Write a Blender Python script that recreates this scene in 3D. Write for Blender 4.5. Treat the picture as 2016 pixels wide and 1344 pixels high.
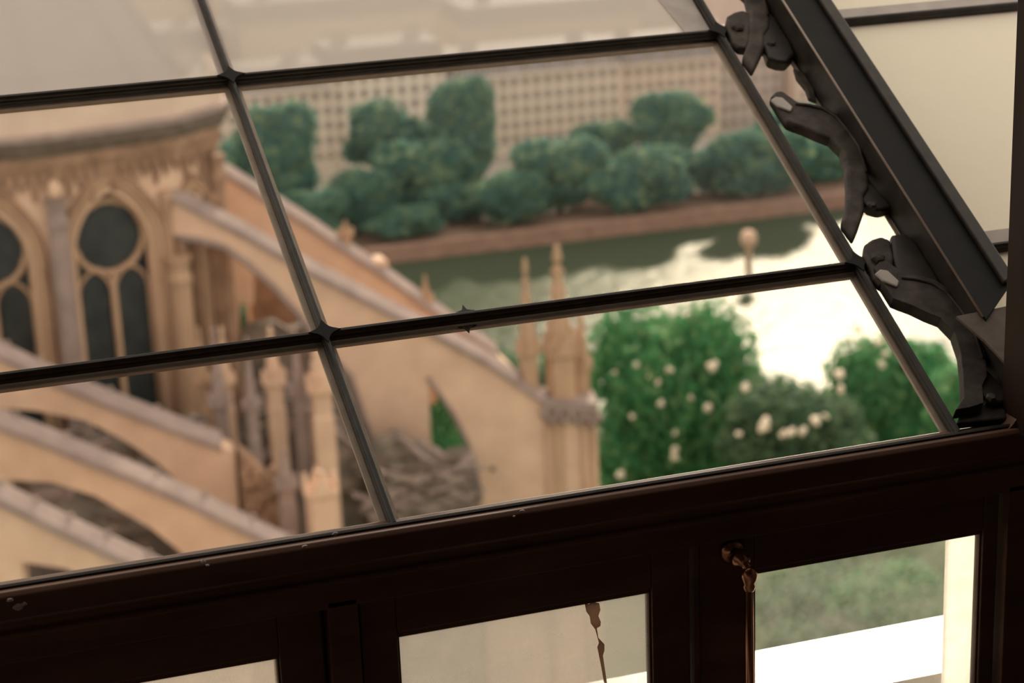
import bpy, bmesh, math, random
import numpy as np
from mathutils import Vector, Matrix

# ------------------------------------------------------------------ clear
for o in list(bpy.data.objects):
    bpy.data.objects.remove(o, do_unlink=True)
scene = bpy.context.scene
C = scene.collection
random.seed(7)
rng = np.random.default_rng(7)

# ------------------------------------------------------------------ camera
H = 62.0                                   # eye height above the garden, metres
EYE = np.array([0.0, 0.0, H])
_c = np.array([1008.0, 672.0])
_vh = np.array([14200.0, -1120.0]); _vd = np.array([1500.0, 13000.0])     # vanishing points measured in the photograph
FPX = math.sqrt(-float(np.dot(_vh - _c, _vd - _c)))
_X = np.array([*(_vh - _c), FPX]); _X /= np.linalg.norm(_X)
_D = np.array([*(_vd - _c), FPX]); _D /= np.linalg.norm(_D)
_Y = -np.cross(_D, _X)
ROT = np.array([_X, _Y, -_D])              # camera axes (right, down, forward) -> world
cam = bpy.data.cameras.new('camera')
cam_ob = bpy.data.objects.new('camera', cam); C.objects.link(cam_ob)
m = Matrix.Identity(4)
for i in range(3):
    m[i][0] = ROT[i][0]; m[i][1] = -ROT[i][1]; m[i][2] = -ROT[i][2]; m[i][3] = EYE[i]
cam_ob.matrix_world = m
cam.sensor_width = 36.0; cam.sensor_fit = 'HORIZONTAL'
cam.lens = FPX / 2016.0 * 36.0
cam.clip_start = 0.05; cam.clip_end = 6000
cam.dof.use_dof = True; cam.dof.focus_distance = 3.95; cam.dof.aperture_fstop = 3.7
scene.camera = cam_ob

# ------------------------------------------------------------------ world, sun, exposure
SUN_AZ, SUN_EL = math.radians(26.5), math.radians(26)
sun_dir = Vector((math.sin(SUN_AZ) * math.cos(SUN_EL), math.cos(SUN_AZ) * math.cos(SUN_EL), math.sin(SUN_EL)))
world = bpy.data.worlds.new('hazy_sky'); scene.world = world; world.use_nodes = True
wn = world.node_tree; wn.nodes.clear()
w_out = wn.nodes.new('ShaderNodeOutputWorld'); w_bg = wn.nodes.new('ShaderNodeBackground')
w_tc = wn.nodes.new('ShaderNodeTexCoord')
w_dot = wn.nodes.new('ShaderNodeVectorMath'); w_dot.operation = 'DOT_PRODUCT'; w_dot.inputs[1].default_value = sun_dir
w_ramp = wn.nodes.new('ShaderNodeValToRGB')
w_ramp.color_ramp.elements[0].position = 0.0; w_ramp.color_ramp.elements[0].color = (0.86, 0.78, 0.70, 1)
w_ramp.color_ramp.elements[1].position = 1.0; w_ramp.color_ramp.elements[1].color = (1.3, 1.17, 1.01, 1)
wn.links.new(w_tc.outputs['Generated'], w_dot.inputs[0]); wn.links.new(w_dot.outputs['Value'], w_ramp.inputs['Fac'])
wn.links.new(w_ramp.outputs['Color'], w_bg.inputs['Color']); wn.links.new(w_bg.outputs['Background'], w_out.inputs['Surface'])
w_bg.inputs['Strength'].default_value = 1.0
sun = bpy.data.lights.new('sun', 'SUN'); sun.energy = 4.0; sun.angle = math.radians(3.0); sun.color = (1.0, 0.88, 0.72)
sun_ob = bpy.data.objects.new('sun', sun); C.objects.link(sun_ob)
sun_ob.location = (60, 120, 140)
sun_ob.rotation_euler = Vector((0, 0, 1)).rotation_difference(sun_dir).to_euler()
vs = scene.view_settings
scene.display_settings.display_device = 'sRGB'
vs.view_transform = 'Standard'; vs.look = 'None'; vs.gamma = 1.0; vs.use_curve_mapping = False
vs.exposure = 0.5

# ------------------------------------------------------------------ geometry helpers
def ray(px, py):
    return ROT @ np.array([(px - _c[0]) / FPX, (py - _c[1]) / FPX, 1.0])
def on_plane(px, py, p0, n):
    r = ray(px, py); n = np.asarray(n, float)
    return EYE + r * (n @ (np.asarray(p0, float) - EYE)) / (n @ r)
def on_y(px, py, Y): return on_plane(px, py, (0, Y, 0), (0, 1, 0))
def on_z(px, py, z): return on_plane(px, py, (0, 0, z), (0, 0, 1))
def unit(v):
    v = np.asarray(v, float); return v / np.linalg.norm(v)

class MB:
    """collects vertices and faces for ONE mesh"""
    def __init__(s): s.v = []; s.f = []; s.m = []
    def add(s, vs_, fs, mi=0):
        b = len(s.v); s.v += [tuple(map(float, p)) for p in vs_]
        for f in fs: s.f.append(tuple(b + i for i in f)); s.m.append(mi)
    def box(s, lo, hi, mi=0, tf=None):
        x0, y0, z0 = lo; x1, y1, z1 = hi
        p = [(x0,y0,z0),(x1,y0,z0),(x1,y1,z0),(x0,y1,z0),(x0,y0,z1),(x1,y0,z1),(x1,y1,z1),(x0,y1,z1)]
        if tf: p = [tf(*q) for q in p]
        s.add(p, [(0,3,2,1),(4,5,6,7),(0,1,5,4),(1,2,6,5),(2,3,7,6),(3,0,4,7)], mi)
    def prism(s, poly, ext, mi=0):
        n = len(poly); ext = np.asarray(ext, float)
        a = [np.asarray(p, float) for p in poly]; b = [p + ext for p in a]
        s.add(a + b, [tuple(range(n)), tuple(range(2*n-1, n-1, -1))] + [((i+1) % n, i, n+i, n+(i+1) % n) for i in range(n)], mi)
    def tube(s, path, rad, seg=8, closed=False, mi=0, flat=None):
        P = [np.asarray(p, float) for p in path]; n = len(P)
        R = rad if hasattr(rad, '__len__') else [rad] * n
        t0 = unit(P[1] - P[0]); up = np.array([0, 0, 1.0]) if abs(t0[2]) < 0.9 else np.array([0, 1.0, 0])
        if flat is not None: up = unit(flat)
        rings = []; nrm = unit(np.cross(t0, up)) if flat is None else up
        for i in range(n):
            if closed: t = unit(P[(i+1) % n] - P[i-1])
            else: t = unit(P[min(i+1, n-1)] - P[max(i-1, 0)])
            nrm = nrm - t * (nrm @ t); nrm = unit(nrm); bi = np.cross(t, nrm)
            rings.append([P[i] + R[i] * (math.cos(2*math.pi*k/seg) * nrm + math.sin(2*math.pi*k/seg) * bi) for k in range(seg)])
        vv = [q for r in rings for q in r]; ff = []
        for i in range(n if closed else n-1):
            j = (i+1) % n
            for k in range(seg):
                l = (k+1) % seg; ff.append((i*seg+k, i*seg+l, j*seg+l, j*seg+k))
        if not closed: ff += [tuple(range(seg-1, -1, -1)), tuple((n-1)*seg + k for k in range(seg))]
        s.add(vv, ff, mi)
    def lathe(s, prof, base, seg=16, mi=0, axis=(0,0,1), ref=(1,0,0), rot=0.0):
        ax = unit(axis); u = unit(np.asarray(ref, float) - ax * (ax @ np.asarray(ref, float))); w = np.cross(ax, u); base = np.asarray(base, float)
        vv = []; ff = []
        for (r, h) in prof:
            for k in range(seg):
                a_ = 2*math.pi*k/seg + rot
                vv.append(base + ax*h + max(r, 1e-4) * (math.cos(a_)*u + math.sin(a_)*w))
        for i in range(len(prof)-1):
            for k in range(seg):
                l = (k+1) % seg; ff.append((i*seg+k, i*seg+l, (i+1)*seg+l, (i+1)*seg+k))
        ff += [tuple(range(seg-1, -1, -1)), tuple((len(prof)-1)*seg+k for k in range(seg))]
        s.add(vv, ff, mi)
    def blob(s, c, r, sub=2, jit=0.0, mi=0):
        bm = bmesh.new(); bmesh.ops.create_icosphere(bm, subdivisions=sub, radius=1.0)
        vv = [(c[0]+v.co.x*r[0]*(1+jit*rng.normal()), c[1]+v.co.y*r[1]*(1+jit*rng.normal()), c[2]+v.co.z*r[2]*(1+jit*rng.normal())) for v in bm.verts]
        ff = [tuple(v.index for v in f.verts) for f in bm.faces]; bm.free()
        s.add(vv, ff, mi)
    def mesh(s, name, mats, smooth=False):
        me = bpy.data.meshes.new(name); me.from_pydata(s.v, [], s.f)
        for mt in (mats if isinstance(mats, (list, tuple)) else [mats]): me.materials.append(mt)
        if any(s.m): me.polygons.foreach_set('material_index', s.m)
        bm = bmesh.new(); bm.from_mesh(me); bmesh.ops.recalc_face_normals(bm, faces=bm.faces); bm.to_mesh(me); bm.free()
        if smooth: me.polygons.foreach_set('use_smooth', [True]*len(me.polygons))
        me.update(); return me
    def build(s, name, mats, parent=None, smooth=False, bevel=0.0, seg=2):
        return link(name, s.mesh(name, mats, smooth), parent, bevel=bevel, seg=seg)

def link(name, me, parent=None, loc=None, bevel=0.0, seg=2):
    o = bpy.data.objects.new(name, me); C.objects.link(o)
    if loc is not None: o.location = loc
    if parent is not None:
        o.parent = parent
        if loc is None:
            off = parent.location if parent.parent is None else Vector((0, 0, 0))      # meshes are modelled in world coordinates
            o.matrix_parent_inverse = Matrix.Translation(-off)
    if bevel > 0:
        b = o.modifiers.new('bevel', 'BEVEL'); b.width = bevel; b.segments = seg; b.limit_method = 'ANGLE'; b.angle_limit = math.radians(35)
    return o
def empty(name, loc):
    o = bpy.data.objects.new(name, None); C.objects.link(o); o.location = loc; o.empty_display_size = 0.3; return o
def tag(o, label=None, cat=None, group=None, kind=None):
    if label: o['label'] = label
    if cat: o['category'] = cat
    if group: o['group'] = group
    if kind: o['kind'] = kind
    return o

# ------------------------------------------------------------------ materials
def mat(name, col, col2=None, scale=3.0, rough=0.8, metal=0.0, bump=0.0, detail=4.0, spec=0.3, col3=None, bscale=None, stretch=None, bdist=0.05):
    m_ = bpy.data.materials.new(name); m_.use_nodes = True; nt = m_.node_tree; b = nt.nodes['Principled BSDF']
    b.inputs['Roughness'].default_value = rough; b.inputs['Metallic'].default_value = metal; b.inputs['Specular IOR Level'].default_value = spec
    b.inputs['Base Color'].default_value = (*col, 1)
    tc = nt.nodes.new('ShaderNodeTexCoord'); src = tc.outputs['Object']
    if stretch:
        mp = nt.nodes.new('ShaderNodeMapping'); mp.inputs['Scale'].default_value = stretch; nt.links.new(src, mp.inputs['Vector']); src = mp.outputs['Vector']
    if col2:
        nz = nt.nodes.new('ShaderNodeTexNoise'); nz.inputs['Scale'].default_value = scale; nz.inputs['Detail'].default_value = detail
        nt.links.new(src, nz.inputs['Vector'])
        rp = nt.nodes.new('ShaderNodeValToRGB'); rp.color_ramp.elements[0].position = 0.3; rp.color_ramp.elements[1].position = 0.7
        rp.color_ramp.elements[0].color = (*col, 1); rp.color_ramp.elements[1].color = (*col2, 1)
        if col3:
            e = rp.color_ramp.elements.new(0.5); e.color = (*col3, 1)
        nt.links.new(nz.outputs['Fac'], rp.inputs['Fac']); nt.links.new(rp.outputs['Color'], b.inputs['Base Color'])
    if bump:
        n2 = nt.nodes.new('ShaderNodeTexNoise'); n2.inputs['Scale'].default_value = bscale or scale*4; n2.inputs['Detail'].default_value = 5
        nt.links.new(src, n2.inputs['Vector'])
        bp = nt.nodes.new('ShaderNodeBump'); bp.inputs['Strength'].default_value = bump; bp.inputs['Distance'].default_value = bdist
        nt.links.new(n2.outputs['Fac'], bp.inputs['Height']); nt.links.new(bp.outputs['Normal'], b.inputs['Normal'])
    return m_

def leafmat(name, c1, c2, c3):
    m_ = bpy.data.materials.new(name); m_.use_nodes = True; nt = m_.node_tree; b = nt.nodes['Principled BSDF']
    g = nt.nodes.new('ShaderNodeNewGeometry'); rp = nt.nodes.new('ShaderNodeValToRGB')
    rp.color_ramp.elements[0].color = (*c1, 1); rp.color_ramp.elements[1].color = (*c3, 1)
    e = rp.color_ramp.elements.new(0.6); e.color = (*c2, 1)
    nt.links.new(g.outputs['Random Per Island'], rp.inputs['Fac']); nt.links.new(rp.outputs['Color'], b.inputs['Base Color'])
    b.inputs['Roughness'].default_value = 0.7; b.inputs['Specular IOR Level'].default_value = 0.15
    tr = nt.nodes.new('ShaderNodeBsdfTranslucent'); nt.links.new(rp.outputs['Color'], tr.inputs['Color'])
    mx = nt.nodes.new('ShaderNodeMixShader'); mx.inputs['Fac'].default_value = 0.42
    out = nt.nodes['Material Output']
    nt.links.new(b.outputs['BSDF'], mx.inputs[1]); nt.links.new(tr.outputs['BSDF'], mx.inputs[2]); nt.links.new(mx.outputs['Shader'], out.inputs['Surface'])
    return m_

def glassmat(name, veil=0.0, col=(0.8, 0.74, 0.66), var=0.0, scale=3.0, gloss=0.0008, transl=0.5, fine=0.0):
    """thin pane: straight-through glass, a faint mirror film and a film of dust that scatters light"""
    m_ = bpy.data.materials.new(name); m_.use_nodes = True; nt = m_.node_tree; nt.nodes.clear()
    out = nt.nodes.new('ShaderNodeOutputMaterial')
    t = nt.nodes.new('ShaderNodeBsdfTransparent'); t.inputs['Color'].default_value = (0.97, 0.97, 0.95, 1)
    gl = nt.nodes.new('ShaderNodeBsdfGlossy'); gl.inputs['Roughness'].default_value = 0.03
    fr = nt.nodes.new('ShaderNodeFresnel'); fr.inputs['IOR'].default_value = 1.3
    ml = nt.nodes.new('ShaderNodeMath'); ml.operation = 'MULTIPLY'; ml.inputs[1].default_value = gloss * 20
    nt.links.new(fr.outputs['Fac'], ml.inputs[0]); ml.use_clamp = True
    m1 = nt.nodes.new('ShaderNodeMixShader'); nt.links.new(ml.outputs[0], m1.inputs['Fac']); nt.links.new(t.outputs[0], m1.inputs[1]); nt.links.new(gl.outputs[0], m1.inputs[2])
    if veil <= 0:
        nt.links.new(m1.outputs[0], out.inputs['Surface']); return m_
    d = nt.nodes.new('ShaderNodeBsdfDiffuse'); d.inputs['Color'].default_value = (*col, 1)
    tl = nt.nodes.new('ShaderNodeBsdfTranslucent'); tl.inputs['Color'].default_value = (*col, 1)
    md = nt.nodes.new('ShaderNodeMixShader'); md.inputs['Fac'].default_value = transl
    nt.links.new(d.outputs[0], md.inputs[1]); nt.links.new(tl.outputs[0], md.inputs[2])
    m2 = nt.nodes.new('ShaderNodeMixShader'); m2.inputs['Fac'].default_value = veil
    if var > 0:
        tc = nt.nodes.new('ShaderNodeTexCoord'); nz = nt.nodes.new('ShaderNodeTexNoise'); nz.inputs['Scale'].default_value = scale; nz.inputs['Detail'].default_value = 6; nz.inputs['Roughness'].default_value = 0.65
        nt.links.new(tc.outputs['Object'], nz.inputs['Vector'])
        mr = nt.nodes.new('ShaderNodeMapRange'); mr.inputs['From Min'].default_value = 0.3; mr.inputs['From Max'].default_value = 0.7
        mr.inputs['To Min'].default_value = max(0, veil - var); mr.inputs['To Max'].default_value = min(1, veil + var)
        nt.links.new(nz.outputs['Fac'], mr.inputs['Value']); nt.links.new(mr.outputs['Result'], m2.inputs['Fac'])
    nt.links.new(m1.outputs[0], m2.inputs[1]); nt.links.new(md.outputs[0], m2.inputs[2]); nt.links.new(m2.outputs[0], out.inputs['Surface'])
    return m_

M = {}
M['iron'] = mat('dark_iron', (0.018, 0.0138, 0.011), (0.034, 0.027, 0.021), 25, 0.45, 0.0, 0.15, spec=0.16, bdist=0.001)
M['iron_grey'] = mat('grey_painted_iron', (0.006, 0.0058, 0.005), (0.010, 0.0092, 0.008), 18, 0.5, 0.0, 0.12, spec=0.07, bdist=0.001)
M['cast'] = mat('weathered_cast_iron', (0.026, 0.020, 0.016), (0.068, 0.055, 0.044), 30, 0.6, 0.0, 0.35, spec=0.15, bdist=0.002)
M['wood'] = mat('dark_brown_painted_wood', (0.085, 0.042, 0.028), (0.135, 0.075, 0.05), 14, 0.45, 0.0, 0.2, spec=0.15, stretch=(0.25, 1, 1), bdist=0.001)
M['wood_dark'] = mat('blackened_wood', (0.016, 0.008, 0.005), (0.03, 0.016, 0.011), 14, 0.5, 0.0, 0.2, spec=0.12, stretch=(1, 1, .25), bdist=0.001)
M['flange'] = mat('lit_flange_tone', (0.30, 0.235, 0.19), (0.38, 0.30, 0.25), 20, 0.6, spec=0.2)  # paler than the bars: light from outside put into the colour
M['gusset'] = mat('pale_iron_plate', (0.085, 0.066, 0.054), (0.13, 0.105, 0.088), 25, 0.7, spec=0.15)  # paler iron for the gusset plate
M['room'] = mat('dark_room_plaster', (0.15, 0.115, 0.095), (0.18, 0.14, 0.12), 2, 0.9)
M['bronze'] = mat('worn_bronze', (0.50, 0.26, 0.17), (0.65, 0.36, 0.24), 20, 0.25, 1.0)
M['glass'] = glassmat('clear_window_glass')
M['glass_top'] = glassmat('dusty_upper_glass', 0.58, (0.79, 0.72, 0.69), 0.03, 2.0)
M['glass_milk'] = glassmat('milky_glass', 0.95, (0.95, 0.89, 0.80), 0.03, 5.0)
M['glass_dirt'] = glassmat('grimy_casement_glass', 0.14, (0.36, 0.34, 0.30), 0.08, 16.0, transl=0.9)
M['glass_dirt2'] = glassmat('very_grimy_casement_glass', 0.5, (0.30, 0.275, 0.24), 0.12, 12.0, transl=0.9)
M['pale_grey'] = mat('flat_pale_grey', (0.34, 0.30, 0.27), (0.42, 0.38, 0.34), 20, 0.9)
M['stain'] = glassmat('brown_drip', 0.9, (0.26, 0.17, 0.12), 0.06, 30, transl=0.9)
M['white'] = mat('white_render', (0.80, 0.76, 0.70), (0.88, 0.85, 0.8), 6, 0.8)
M['frost'] = glassmat('added_strip_glass', 0.96, (0.95, 0.92, 0.86), 0.0, transl=0.85)
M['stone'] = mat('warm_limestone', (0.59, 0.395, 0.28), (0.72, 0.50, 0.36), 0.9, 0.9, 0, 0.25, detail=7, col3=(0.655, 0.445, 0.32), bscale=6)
M['dark_shade_stone'] = mat('shaded_dark_stone', (0.10, 0.075, 0.06), (0.19, 0.14, 0.11), 2.0, 0.9)  # dark tone paints the cornice shade; also colours some real slates
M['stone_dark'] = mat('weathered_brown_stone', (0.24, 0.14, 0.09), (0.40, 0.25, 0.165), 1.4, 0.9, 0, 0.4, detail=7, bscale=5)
M['stone_mid'] = mat('carved_jamb_stone', (0.40, 0.255, 0.165), (0.52, 0.34, 0.22), 2.0, 0.9, 0, 0.3, detail=6, bscale=6, stretch=(1, 1, 0.25))
M['coping'] = mat('pinkish_grey_coping', (0.25, 0.185, 0.165), (0.35, 0.265, 0.235), 1.2, 0.9, 0, 0.35, detail=6, bscale=5)
M['rubble'] = mat('grey_brown_roofing', (0.12, 0.10, 0.08), (0.32, 0.24, 0.19), 1.1, 0.9, 0, 0.6, detail=8, bscale=3, col3=(0.17, 0.14, 0.115))
M['parapet'] = mat('pink_parapet_stone', (0.58, 0.43, 0.34), (0.66, 0.50, 0.40), 0.8, 0.9)
M['lead'] = mat('lilac_grey_lead', (0.20, 0.17, 0.20), (0.25, 0.215, 0.24), 0.5, 0.6, 0, 0.1, bscale=2)
M['leadglass'] = mat('dark_leaded_glass', (0.012, 0.016, 0.018), (0.036, 0.042, 0.038), 1.6, 0.45, 0, 0.3, detail=6, bscale=8, spec=0.4)
M['leaf_far'] = leafmat('far_foliage', (0.07, 0.17, 0.15), (0.115, 0.24, 0.19), (0.30, 0.38, 0.20))  # lightened and bluish, with distance haze mixed into the leaf colour
M['leaf_near'] = leafmat('garden_foliage', (0.05, 0.205, 0.075), (0.095, 0.28, 0.11), (0.23, 0.36, 0.16))
M['leaf_hazy'] = leafmat('shrub_foliage', (0.055, 0.11, 0.06), (0.085, 0.16, 0.08), (0.18, 0.24, 0.13))
M['bark'] = mat('bark', (0.09, 0.06, 0.045), (0.15, 0.10, 0.075), 3, 0.9)
M['spots'] = mat('pale_spot', (0.85, 0.68, 0.52), (0.92, 0.8, 0.66), 5, 0.8)
M['quay'] = mat('reddish_quay_stone', (0.26, 0.155, 0.115), (0.36, 0.22, 0.165), 0.5, 0.9, detail=6)
M['earth'] = mat('brown_bank_earth', (0.13, 0.085, 0.06), (0.22, 0.14, 0.10), 0.2, 0.95, detail=6)
M['lawn'] = mat('garden_lawn', (0.05, 0.10, 0.035), (0.11, 0.15, 0.06), 0.15, 0.95, detail=6)
M['city'] = mat('hazy_city_ground', (0.30, 0.26, 0.22), (0.38, 0.33, 0.29), 0.02, 0.95, detail=5)
M['facade_a'] = mat('cream_facade', (0.66, 0.55, 0.45), (0.72, 0.60, 0.50), 0.4, 0.9)  # facade colours are lightened to carry the haze of distance
M['facade_b'] = mat('pink_beige_facade', (0.62, 0.48, 0.39), (0.68, 0.54, 0.44), 0.4, 0.9)
M['facade_c'] = mat('grey_pink_facade', (0.50, 0.41, 0.36), (0.56, 0.47, 0.41), 0.4, 0.9)
M['facade_d'] = mat('pale_facade', (0.72, 0.62, 0.53), (0.78, 0.68, 0.58), 0.4, 0.9)
M['zinc'] = mat('zinc_roof', (0.21, 0.185, 0.18), (0.29, 0.25, 0.24), 0.5, 0.6)
M['winpane'] = mat('far_window_pane', (0.24, 0.20, 0.18), (0.30, 0.25, 0.22), 1, 0.5)
M['winframe'] = mat('far_window_frame', (0.50, 0.42, 0.35), (0.56, 0.47, 0.39), 1, 0.8)

# river water
wm = bpy.data.materials.new('green_river_water'); wm.use_nodes = True; nt = wm.node_tree; b = nt.nodes['Principled BSDF']
b.inputs['Base Color'].default_value = (0.052, 0.066, 0.042, 1); b.inputs['Roughness'].default_value = 0.9; b.inputs['Specular IOR Level'].default_value = 0.0
tc = nt.nodes.new('ShaderNodeTexCoord'); nz = nt.nodes.new('ShaderNodeTexNoise'); nz.inputs['Scale'].default_value = 0.5; nz.inputs['Detail'].default_value = 6; nz.inputs['Roughness'].default_value = 0.62
nt.links.new(tc.outputs['Object'], nz.inputs['Vector'])
bp = nt.nodes.new('ShaderNodeBump'); bp.inputs['Strength'].default_value = 0.42; bp.inputs['Distance'].default_value = 0.4
nt.links.new(nz.outputs['Fac'], bp.inputs['Height']); nt.links.new(bp.outputs['Normal'], b.inputs['Normal'])
gl_ = nt.nodes.new('ShaderNodeBsdfGlossy'); gl_.inputs['Roughness'].default_value = 0.21; gl_.inputs['Color'].default_value = (1, 0.94, 0.84, 1)
mx_ = nt.nodes.new('ShaderNodeMixShader'); mx_.inputs['Fac'].default_value = 0.028
nt.links.new(bp.outputs['Normal'], gl_.inputs['Normal']); nt.links.new(b.outputs['BSDF'], mx_.inputs[1]); nt.links.new(gl_.outputs[0], mx_.inputs[2]); nt.links.new(mx_.outputs[0], nt.nodes['Material Output'].inputs['Surface'])
M['water'] = wm

# ================================================================== THE SETTING OUTSIDE: ground, river, quays
def slab(name, x0, x1, y0, y1, z0, z1, mt):
    q = MB(); q.box((x0, y0, z0), (x1, y1, z1)); return tag(q.build(name, mt), kind='structure')
slab('garden_ground', -260, 420, -60, 150, -8, 0.0, M['lawn'])
slab('near_quay', -260, 420, 150, 151, -8, 0.6, M['quay'])
slab('river', -260, 420, 151, 240.2, -9, -6.0, M['water'])
slab('far_quay_wall', -260, 420, 240.2, 241.4, -9, -3.9, M['quay'])
slab('far_bank', -260, 420, 241.4, 262, -9, -4.0, M['earth'])
slab('street_ground', -900, 1400, 262, 3000, -9, -3.4, M['city'])

# ================================================================== FAR BUILDINGS ACROSS THE RIVER
win_mb = MB()
win_mb.box((-0.48, -0.05, 0), (0.48, 0.10, 1.35), 0); win_mb.box((-0.36, -0.09, 0.1), (0.36, -0.04, 1.25), 1)
WIN = win_mb.mesh('window', [M['winframe'], M['winpane']])
dm_mb = MB(); dm_mb.box((-0.5, -0.25, 0), (0.5, 0.9, 1.2), 0); dm_mb.box((-0.34, -0.3, 0.12), (0.34, -0.24, 1.02), 1)
dm_mb.prism([(-0.6, -0.32, 1.2), (0.6, -0.32, 1.2), (0, -0.32, 1.6)], (0, 1.3, 0), 2)
DORMER = dm_mb.mesh('dormer', [M['winframe'], M['winpane'], M['zinc']])
CHIM = MB(); CHIM.box((-1.3, -0.35, 0), (1.3, 0.35, 2.2)); CHIM.box((-1.4, -0.42, 1.9), (1.4, 0.42, 2.05))
for k in range(5): CHIM.lathe([(0.13, 0), (0.11, 0.5)], (-1.0 + 0.5*k, 0, 2.2), 6)
CHIM = CHIM.mesh('chimney', M['facade_b'])
def building(x0, x1, Y, ztop, fm, label, rows, pitch=1.75, storey=2.15, depth=13, roof=3.0, windows=True):
    xc = (x0 + x1) / 2; zb = -3.4
    r = empty('apartment_building', (xc, Y, zb)); tag(r, label, 'building', 'apartment blocks across the river')
    q = MB(); q.box((x0, Y, zb), (x1, Y + depth, ztop)); q.build('wall', fm, r)
    q = MB(); q.box((x0 - 0.2, Y - 0.35, ztop - 0.15), (x1 + 0.2, Y + depth + 0.2, ztop + 0.25)); q.build('cornice', fm, r)
    q = MB(); q.box((x0, Y - 0.2, zb + 3.3), (x1, Y, zb + 3.55)); q.build('string_course', fm, r)
    q = MB(); s_ = 1.6
    q.add([(x0, Y, ztop+.25), (x1, Y, ztop+.25), (x1, Y+depth, ztop+.25), (x0, Y+depth, ztop+.25),
           (x0+.3, Y+s_, ztop+.25+roof), (x1-.3, Y+s_, ztop+.25+roof), (x1-.3, Y+depth-s_, ztop+.25+roof), (x0+.3, Y+depth-s_, ztop+.25+roof)],
          [(0,1,5,4),(1,2,6,5),(2,3,7,6),(3,0,4,7),(4,5,6,7),(3,2,1,0)])
    q.build('roof', M['zinc'], r)
    n = max(1, int((x1 - x0 + 0.3) / pitch)); off = (x1 - x0 - (n-1)*pitch) / 2
    if windows:
        for j in range(rows):
            for i in range(n):
                link('window', WIN, r, (x0 + off + i*pitch - xc, 0, ztop - 1.75 - j*storey - zb))
        for i in range(0, n, 2):
            link('dormer', DORMER, r, (x0 + off + i*pitch - xc, 0.45, ztop + 0.55 - zb))
    for i in range(2):
        link('chimney', CHIM, r, ((x1 - x0) * (0.32*i*2 - 0.32), depth*0.5, ztop + roof + 0.1 - zb))
    return r
building(38, 62.2, 281, 9.6, M['facade_a'], 'cream apartment block behind the leftmost tall quay tree, beside the stone cornice', 5)
building(62.6, 80, 283, 11.2, M['facade_d'], 'pale apartment block between the two tallest quay trees', 6, pitch=1.9)
building(80.4, 107, 282, 8.7, M['facade_a'], 'long cream apartment block with many small windows right of the tall square tree', 5)
building(107.4, 124, 283, 8.2, M['facade_b'], 'pinkish beige apartment block behind the bushy middle quay trees', 5)
building(124.4, 136, 286, 7.0, M['facade_c'], 'grey pink apartment block left of the sloping slender glazing bar', 5)
building(136.4, 172, 282, 8.8, M['facade_b'], 'pinkish apartment block seen between the slender bar and the iron rafter', 5)
far_rows = [(20, 55, 322, 10), (58, 92, 330, 12), (96, 128, 326, 9), (132, 176, 335, 12), (180, 225, 330, 10), (10, 70, 380, 12), (78, 130, 390, 14), (140, 210, 384, 11), (30, 120, 450, 13), (130, 240, 460, 14)]
fl = ['first', 'second', 'third', 'fourth', 'fifth']
for i, (x0, x1, Y, zt) in enumerate(far_rows):
    row = 'second street' if i < 5 else ('third street' if i < 8 else 'farthest street')
    k = i if i < 5 else (i - 5 if i < 8 else i - 8)
    building(x0, x1, Y, zt, [M['facade_c'], M['facade_a'], M['facade_b']][i % 3], 'hazy roofed block seen through the dusty upper panes, %s, %s from left' % (row, fl[k]), 1, windows=False, depth=16)

# ================================================================== TREES
def crown_mesh(name, blobs, n, size, mt, core=0.86, up_bias=0.25):
    """many leaf-spray quads over the surface of overlapping lobes, with a dense inner core"""
    q = MB()
    for (c, r) in blobs: q.blob(c, (r[0]*core, r[1]*core, r[2]*core), 2, 0.05)
    vv = np.array(q.v); ff = list(q.f)
    w = np.array([r[0]*r[1] + r[1]*r[2] + r[0]*r[2] for _, r in blobs]); w /= w.sum()
    idx = rng.choice(len(blobs), n, p=w)
    bc = np.array([b_[0] for b_ in blobs])[idx]; br = np.array([b_[1] for b_ in blobs])[idx]
    d = rng.normal(size=(n, 3)); d /= np.linalg.norm(d, axis=1)[:, None]
    pos = bc + d * br * (0.86 + 0.22 * rng.random((n, 1)))
    nr = d + rng.normal(size=(n, 3)) * 0.55 + np.array([0, 0, up_bias]); nr /= np.linalg.norm(nr, axis=1)[:, None]
    t = np.cross(nr, rng.normal(size=(n, 3))); t /= np.linalg.norm(t, axis=1)[:, None]; bt = np.cross(nr, t)
    s_ = size * (0.6 + 0.8 * rng.random((n, 1)))
    quad = np.stack([pos - t*s_ , pos - bt*s_*0.55, pos + t*s_, pos + bt*s_*0.55], 1).reshape(-1, 3)
    b0 = len(vv); V = np.concatenate([vv, quad])
    ff += [(b0+4*i, b0+4*i+1, b0+4*i+2, b0+4*i+3) for i in range(n)]
    me = bpy.data.meshes.new(name); me.from_pydata(V.tolist(), [], ff); me.materials.append(mt); me.update(); return me

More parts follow.
